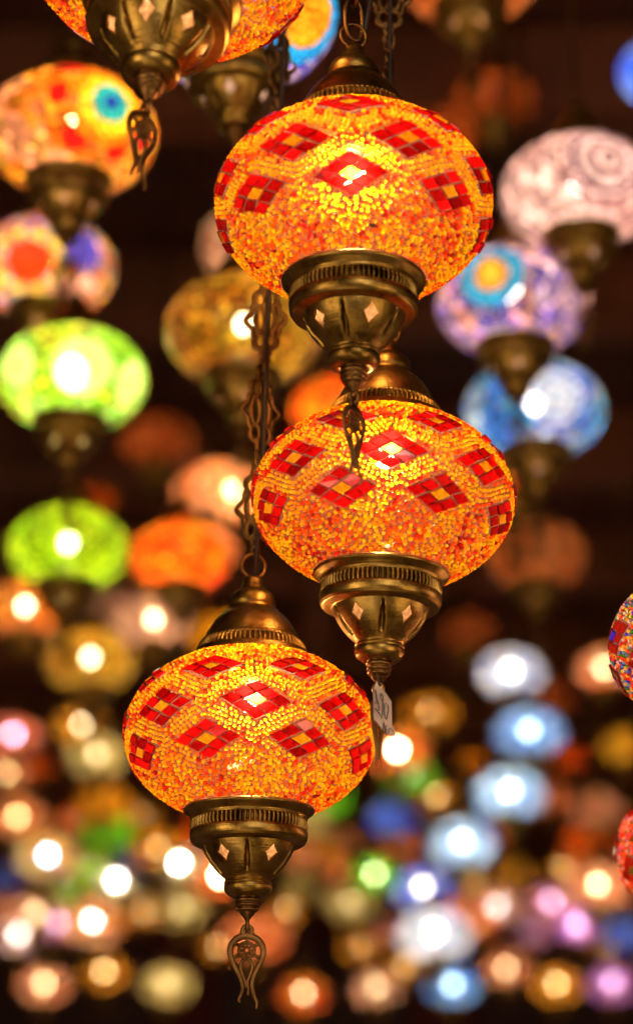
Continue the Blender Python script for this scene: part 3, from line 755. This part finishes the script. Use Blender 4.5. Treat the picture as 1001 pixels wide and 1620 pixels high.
# --- nearer ones, with their medallions
far_lamp(112, 212, 272, 'orange', .06, 'w', 105, 'large orange and pink lamp at upper left with a blue and yellow eye medallion', eye=[('evil', 172, 160, 1.32), ('red', 92, 150, 1.3), ('red', 118, 216, 1.5), ('red', 108, 112, 1.4), ('red', 182, 232, 1.3), ('red', 224, 218, 1.3)], cup_az=0)
far_lamp(72, 425, 222, 'multi', .05, 'w', 115, 'multicoloured lamp at left with a red disc, yellow dots and a blue patch', eye=[('redflower', 46, 416, 1.0), ('bluepatch', 130, 392, 1.1), ('pinkpatch', 120, 455, 1.1)]+[('dot', 46+50*math.cos(R(t)), 414+44*math.sin(R(t)), 1) for t in range(0, 360, 36)], cup_az=-6)
far_lamp(114, 600, 236, 'lime', .22, 'g', 120, 'bright lime green lamp at left with a pale wheel medallion and a white hot centre', eye=[('greenwheel', 130, 578, 1.1), ('greenwheel', 28, 582, .8), ('greenwheel', 208, 600, .8)], cup_az=-30, br=.2)
far_lamp(108, 868, 192, 'dgreen', .21, 'g', 95, 'plain olive green lamp at left, hanging below the bright lime one')
far_lamp(385, 525, 250, 'olive', .30, 'w', 75, 'see-through olive and amber glass lamp behind the openwork hanger in the centre', br=.1, cup_az=10)
far_lamp(420, 390, 205, 'wine', .08, 'w', 50, 'pale pink lamp mostly hidden behind the upper red and orange lamp', size=.2)
far_lamp(528, 648, 140, 'fire', 0.0, 'w', 110, 'plain orange red lamp peeking out left of the middle lamp cap', size=.13)
far_lamp(915, 305, 248, 'pink', .10, 'n', 85, 'large dusty pink lamp at upper right with a ringed wheel medallion', eye=('pinkwheel', 962, 252, 1.15), cup_az=20)
far_lamp(812, 478, 245, 'bluepink', .06, 'n', 70, 'pink and dark blue lamp at right with an orange eye ringed in blue', eye=('blueeye', 778, 432, 1.05), cup_az=2)
far_lamp(845, 650, 224, 'sky', .10, 'n', 62, 'light blue and white swirled lamp at right, below the pink and dark blue lamp', eye=('swirl', 880, 628, 1.1), cup_az=0)
far_lamp(374, 24, 318, 'bluepink', .06, 'n', 90, 'pink and dark blue lamp at the top with a big orange oval ringed in turquoise', eye=('orangeeye', 490, 28, 1.15), cup_az=-8)
far_lamp(742, -50, 235, 'brown', .05, 'w', 110, 'dim brown lamp whose underside enters at the top edge, right of the chain', size=.18)
far_lamp(1052, 112, 146, 'blue', .04, 'b', 110, 'vivid blue lamp cut by the right border near the top', size=.15)
far_lamp(812, 742, 150, 'fire', 0.0, 'o', 36, 'orange lamp hidden behind the cup of the light blue swirled lamp', size=.13)
far_lamp(848, 880, 160, 'brown', .1, 'w', 40, 'dim copper brown lamp right of the middle lamp, almost unlit', size=.16)
far_lamp(782, 160, 130, 'brown', .1, 'o', 45, 'very dim orange brown lamp in the dark between upper lamp and pink lamp', size=.15)
far_lamp(700, 215, 110, 'brown', .1, 'o', 45, 'very dim brown lamp right behind the upper red and orange lamp', size=.13)
far_lamp(345, 782, 142, 'salmon', .21, 'y', 190, 'salmon pink lamp just left of the openwork hanger, above the orange pair', size=.16, bulb_dx=.35)
far_lamp(285, 882, 160, 'fire', 0.0, 'w', 130, 'deep orange lamp at left of centre, behind a smaller pink one', size=.15)
far_lamp(324, 868, 104, 'salmon', .40, 'y', 110, 'small pink lamp with a yellow white bulb in front of the deep orange one', size=.10)
far_lamp(355, 1010, 112, 'amber', .05, 'y', 60, 'orange lamp behind the brass cap of the lowest mosaic lamp', size=.15)
far_lamp(243, 985, 118, 'pink', .40, 'w', 85, 'dusty pink lamp with a bright bulb, right one of the touching pair at left', size=.14)
far_lamp(178, 972, 104, 'pink', .02, 'w', 24, 'dull pink lamp without visible bulb, left one of the touching pair', size=.14)
far_lamp(40, 965, 124, 'orange', .42, 'w', 95, 'orange lamp with a white bulb at the left edge under the olive green lamp', size=.15)
far_lamp(143, 1047, 142, 'yellow', .40, 'w', 70, 'golden yellow lamp with a bright bulb under the touching pink pair', size=.16)
far_lamp(835, 60, 120, 'brown', .1, 'o', 80, 'dim reddish brown lamp near the top edge, left of the vivid blue one', size=.17)
far_lamp(690, 330+570, 76, 'brown', .1, 'o', 40, 'small dim brown lamp right of the middle lamp cup', size=.16)
far_lamp(250, 700, 120, 'brown', .1, 'o', 44, 'dim brown lamp in the dark between the lime green lamp and the openwork hanger', size=.17)
far_lamp(205, 330, 110, 'brown', .1, 'o', 36, 'dim brown lamp in the dark right of the multicoloured lamp', size=.17)
far_lamp(150, 790, 70, 'fire', .1, 'o', 28, 'small dim orange lamp above the olive green lamp', size=.13)
far_lamp(925, 560, 90, 'brown', .1, 'o', 32, 'dim brown lamp at the right edge, between the blue and pink lamps', size=.16)
far_lamp(560, 70, 96, 'brown', .1, 'o', 40, 'dim brown lamp behind the cap of the upper mosaic lamp', size=.16)
far_lamp(655, 60, 96, 'brown', .1, 'o', 60, 'dim amber brown lamp at the top, left of the larger dim brown one', size=.16)
far_lamp(905, 175, 84, 'brown', .1, 'o', 40, 'small dim brown lamp in the dark above the dusty pink lamp', size=.16)
far_lamp(985, 720, 92, 'brown', .1, 'o', 30, 'dim brown lamp at the right edge below the light blue swirled lamp', size=.16)
far_lamp(740, 1000, 84, 'brown', .1, 'o', 30, 'dim brown lamp right below the middle lamp, above the blue column', size=.16)
# --- far ones: x, y, width, palette, clear share, bulb colour, bulb strength, label
FAR = [
 (808, 1066, 112, 'white', .42, 'n', 120, 'white and blue lamp, highest of the blue column at lower right'),
 (836, 1160, 120, 'white', .35, 'b', 95, 'white lamp with a sky blue heart, second from the top in the blue column'),
 (806, 1256, 122, 'white', .38, 'c', 105, 'white and blue lamp with a cyan bulb, third from the top in the blue column'),
 (868, 1264, 76, 'salmon', .05, 'o', 40, 'small dull pink lamp tucked right of the third blue lamp'),
 (730, 1336, 116, 'white', .38, 'c', 105, 'white and blue lamp with a cyan bulb, fourth from the top in the blue column'),
 (668, 1408, 106, 'blue', .35, 'n', 95, 'blue and white lamp, fifth from the top in the blue column'),
 (687, 1480, 130, 'white', .42, 'n', 125, 'white lamp with a dazzling bulb, sixth and largest of the blue column'),
 (622, 1296, 84, 'blue', .15, 'b', 50, 'dull violet blue lamp under the amber one, right of the lowest mosaic lamp'),
 (632, 1340, 78, 'salmon', .03, 'o', 40, 'dull salmon lamp under the violet blue one'),
 (628, 1190, 104, 'fire', .50, 'w', 150, 'deep orange lamp with a dazzling white bulb beside the price tag'),
 (648, 1229, 96, 'green', .40, 'g', 70, 'green lamp with a lime bulb under the orange lamp beside the price tag'),
 (680, 1130, 92, 'amber', .20, 'y', 60, 'amber yellow lamp right of the price tag'),
 (690, 1262, 68, 'amber', .35, 'y', 60, 'small amber lamp between the green lamp and the blue column'),
 (592, 1386, 84, 'green', .42, 'g', 95, 'small green lamp with a lime bulb in the lower middle'),
 (554, 1432, 86, 'cream', .22, 'w', 50, 'cream yellow lamp left below the small green one in the lower middle'),
 (955, 1060, 92, 'salmon', .40, 'w', 115, 'glowing salmon lamp beside the multicoloured lamp at the right border'),
 (872, 1105, 78, 'brown', .05, 'o', 30, 'dim brown orange lamp right of the top two blue column lamps'),
 (988, 1182, 86, 'yellow', .15, 'y', 55, 'pale gold lamp at the right edge under the multicoloured lamp'),
 (944, 1281, 90, 'salmon', .12, 'w', 40, 'dusty salmon lamp at right, level with the third blue lamp'),
 (928, 1335, 84, 'fire', .03, 'o', 55, 'plain orange lamp left of the scarlet border lamp'),
 (945, 1405, 116, 'salmon', .38, 'w', 100, 'large glowing peach lamp at lower right'),
 (810, 1385, 72, 'olive', .12, 'y', 45, 'pale olive lamp low at right of the blue column'),
 (828, 1442, 62, 'pink', .10, 'w', 30, 'small dull pink lamp low at right, below the pale olive one'),
 (786, 1436, 72, 'salmon', .40, 'n', 95, 'salmon lamp with a pinkish bulb low at right'),
 (722, 1440, 62, 'fire', .25, 'o', 60, 'small red orange lamp right of the fifth blue lamp'),
 (762, 1464, 66, 'fire', .30, 'o', 60, 'small orange lamp right of the sixth blue lamp'),
 (872, 1430, 78, 'pink', .35, 'p', 80, 'pink lamp with a lilac bulb low at right'),
 (911, 1466, 72, 'purple', .40, 'p', 115, 'lilac lamp with a bright magenta bulb low at right'),
 (836, 1472, 80, 'pink', .35, 'p', 60, 'mauve pink lamp left of the bright magenta bulb'),
 (968, 843, 62, 'olive', .10, 'y', 35, 'dim yellow lamp at the right edge, level with the middle mosaic lamp'),
 (22, 1165, 84, 'orange', .42, 'p', 120, 'orange lamp with a lilac bulb at the left edge'),
 (12, 1226, 74, 'salmon', .35, 'y', 80, 'salmon lamp at the left edge under the lilac bulb'),
 (28, 1296, 98, 'salmon', .40, 'y', 85, 'salmon lamp with a yellow bulb at the left edge, lowest of its column'),
 (130, 1150, 92, 'amber', .42, 'w', 80, 'golden lamp left of the lowest mosaic lamp, above the cream one'),
 (155, 1196, 104, 'cream', .40, 'w', 75, 'cream yellow lamp left of the lowest mosaic lamp, below the golden one'),
 (164, 1271, 92, 'amber', .08, 'y', 65, 'plain orange lamp at left under the cream one'),
 (172, 1318, 86, 'green', .15, 'g', 75, 'green lamp at left under the plain orange one'),
 (76, 1358, 112, 'orange', .42, 'c', 130, 'orange and green lamp with a blue white bulb at lower left'),
 (148, 1376, 74, 'dgreen', .25, 'g', 70, 'small yellow green lamp right of the blue white bulb at lower left'),
 (184, 1396, 76, 'cream', .50, 'n', 130, 'cream lamp with a dazzling bulb at lower left'),
 (250, 1345, 86, 'amber', .20, 'y', 70, 'amber lamp left of the lowest lamp cup'),
 (283, 1368, 76, 'cream', .50, 'n', 140, 'small cream lamp with a dazzling bulb left of the lowest lamp cup'),
 (289, 1440, 86, 'cream', .20, 'w', 55, 'cream lamp without visible bulb at bottom left of the lowest finial'),
 (348, 1390, 96, 'fire', .50, 'w', 140, 'orange lamp with a dazzling bulb just left of the lowest finial'),
 (404, 1484, 120, 'salmon', .12, 'o', 75, 'big salmon orange lamp behind the lowest pendant'),
 (324, 1322, 84, 'fire', .03, 'o', 60, 'red orange lamp hidden left behind the lowest lamp cup'),
 (503, 1298, 76, 'cream', .15, 'w', 55, 'cream lamp right behind the lowest lamp cup'),
 (513, 1352, 56, 'amber', .12, 'y', 50, 'small orange lamp right of the lowest lamp cup'),
 (478, 1352, 76, 'pink', .10, 'o', 50, 'dull pink lamp right behind the lowest lamp bowl'),
 (477, 1402, 66, 'cream', .10, 'w', 30, 'dull cream lamp right of the lowest finial'),
 (520, 1265, 74, 'green', .10, 'g', 75, 'green lamp peeking out right below the lowest mosaic globe'),
 (618, 1475, 56, 'purple', .1, 'o', 40, 'dim mauve lamp left of the sixth blue lamp'),
 (4, 1392, 62, 'blue', .05, 'b', 16, 'dim grey blue lamp at the left edge'),
 (56, 1448, 84, 'pink', .35, 'w', 85, 'pale pink lamp with a soft bulb at bottom left'),
 (30, 1482, 80, 'pink', .42, 'n', 110, 'pale pink lamp with a white bulb in the bottom left corner'),
 (92, 1462, 74, 'purple', .38, 'p', 85, 'lilac lamp at bottom left, right of the pale pink ones'),
 (146, 1462, 112, 'orange', .42, 'n', 105, 'orange lamp with a white bulb at bottom left'),
 (4, 1440, 66, 'salmon', .10, 'w', 50, 'salmon lamp cut by the left edge near the bottom'),
 (198, 1362, 60, 'blue', .02, 'b', 10, 'dim slate blue lamp behind the cream one at lower left'),
 (985, 1480, 80, 'blue', .10, 'b', 40, 'blue lamp at the right edge near the bottom'),
 (570, 1500, 70, 'amber', .30, 'y', 50, 'small amber lamp at the bottom, middle right'),
 (165, 1540, 80, 'amber', .35, 'y', 80, 'amber lamp on the bottom row at left'),
 (70, 1560, 88, 'salmon', .38, 'w', 90, 'salmon lamp on the bottom row at left edge'),
 (265, 1560, 92, 'cream', .30, 'w', 70, 'cream lamp on the bottom row, left of the lowest pendant'),
 (480, 1575, 84, 'fire', .40, 'w', 80, 'orange lamp on the bottom row, right of the lowest pendant'),
 (595, 1565, 82, 'pink', .35, 'w', 70, 'pink lamp on the bottom row in the middle'),
 (715, 1562, 90, 'sky', .35, 'c', 90, 'light blue lamp on the bottom row at right'),
 (800, 1535, 74, 'salmon', .35, 'w', 80, 'salmon lamp on the bottom row at right'),
 (880, 1560, 84, 'amber', .38, 'y', 80, 'amber lamp on the bottom row at right'),
 (455, 1440, 58, 'amber', .40, 'y', 50, 'tiny amber lamp right of the lowest pendant, far back'),
 (535, 1380, 52, 'fire', .30, 'o', 45, 'tiny red orange lamp above the cream lamp in the lower middle'),
 (225, 1290, 56, 'amber', .25, 'y', 45, 'tiny amber lamp below the left side of the lowest mosaic globe'),
 (112, 1300, 54, 'fire', .30, 'o', 45, 'tiny orange lamp in the gap right of the lowest edge column lamp'),
 (228, 1445, 58, 'amber', .40, 'y', 55, 'tiny amber lamp between the two cream lamps at lower left'),
 (110, 1415, 52, 'dgreen', .30, 'g', 40, 'tiny green lamp above the lilac one at bottom left'),
 (62, 1215, 54, 'fire', .10, 'o', 40, 'tiny dull orange lamp right of the left edge column'),
 (745, 1205, 50, 'amber', .10, 'o', 35, 'tiny dull amber lamp left of the blue column'),
 (900, 1200, 60, 'fire', .15, 'o', 40, 'tiny dull orange lamp in the gap right of the blue column'),
 (795, 1320, 52, 'fire', .10, 'o', 35, 'tiny dull red lamp between the third and fourth blue lamps'),
 (890, 1375, 56, 'amber', .38, 'y', 55, 'tiny amber lamp left of the large peach one'),
 (750, 1400, 50, 'amber', .38, 'y', 45, 'tiny amber lamp just below the fourth blue lamp'),
 (960, 1500, 60, 'amber', .40, 'y', 60, 'tiny amber lamp in the lower right corner above the bottom row'),
 (640, 1530, 58, 'amber', .40, 'y', 60, 'tiny amber lamp under the sixth blue lamp'),
 (345, 1500, 60, 'amber', .38, 'y', 50, 'tiny amber lamp left of the lowest pendant tail'),
 (548, 1330, 50, 'pink', .10, 'o', 30, 'tiny dull pink lamp right of the small orange one by the lowest cup'),
 (968, 1558, 84, 'purple', .35, 'p', 70, 'lilac lamp on the bottom row in the right corner'),
]
for i, f in enumerate(FAR):
    f = (f[0], f[1], f[2]*.90)+f[3:]
    far_lamp(*f, size=.17 if f[2] > 84 else .155, br=.105)
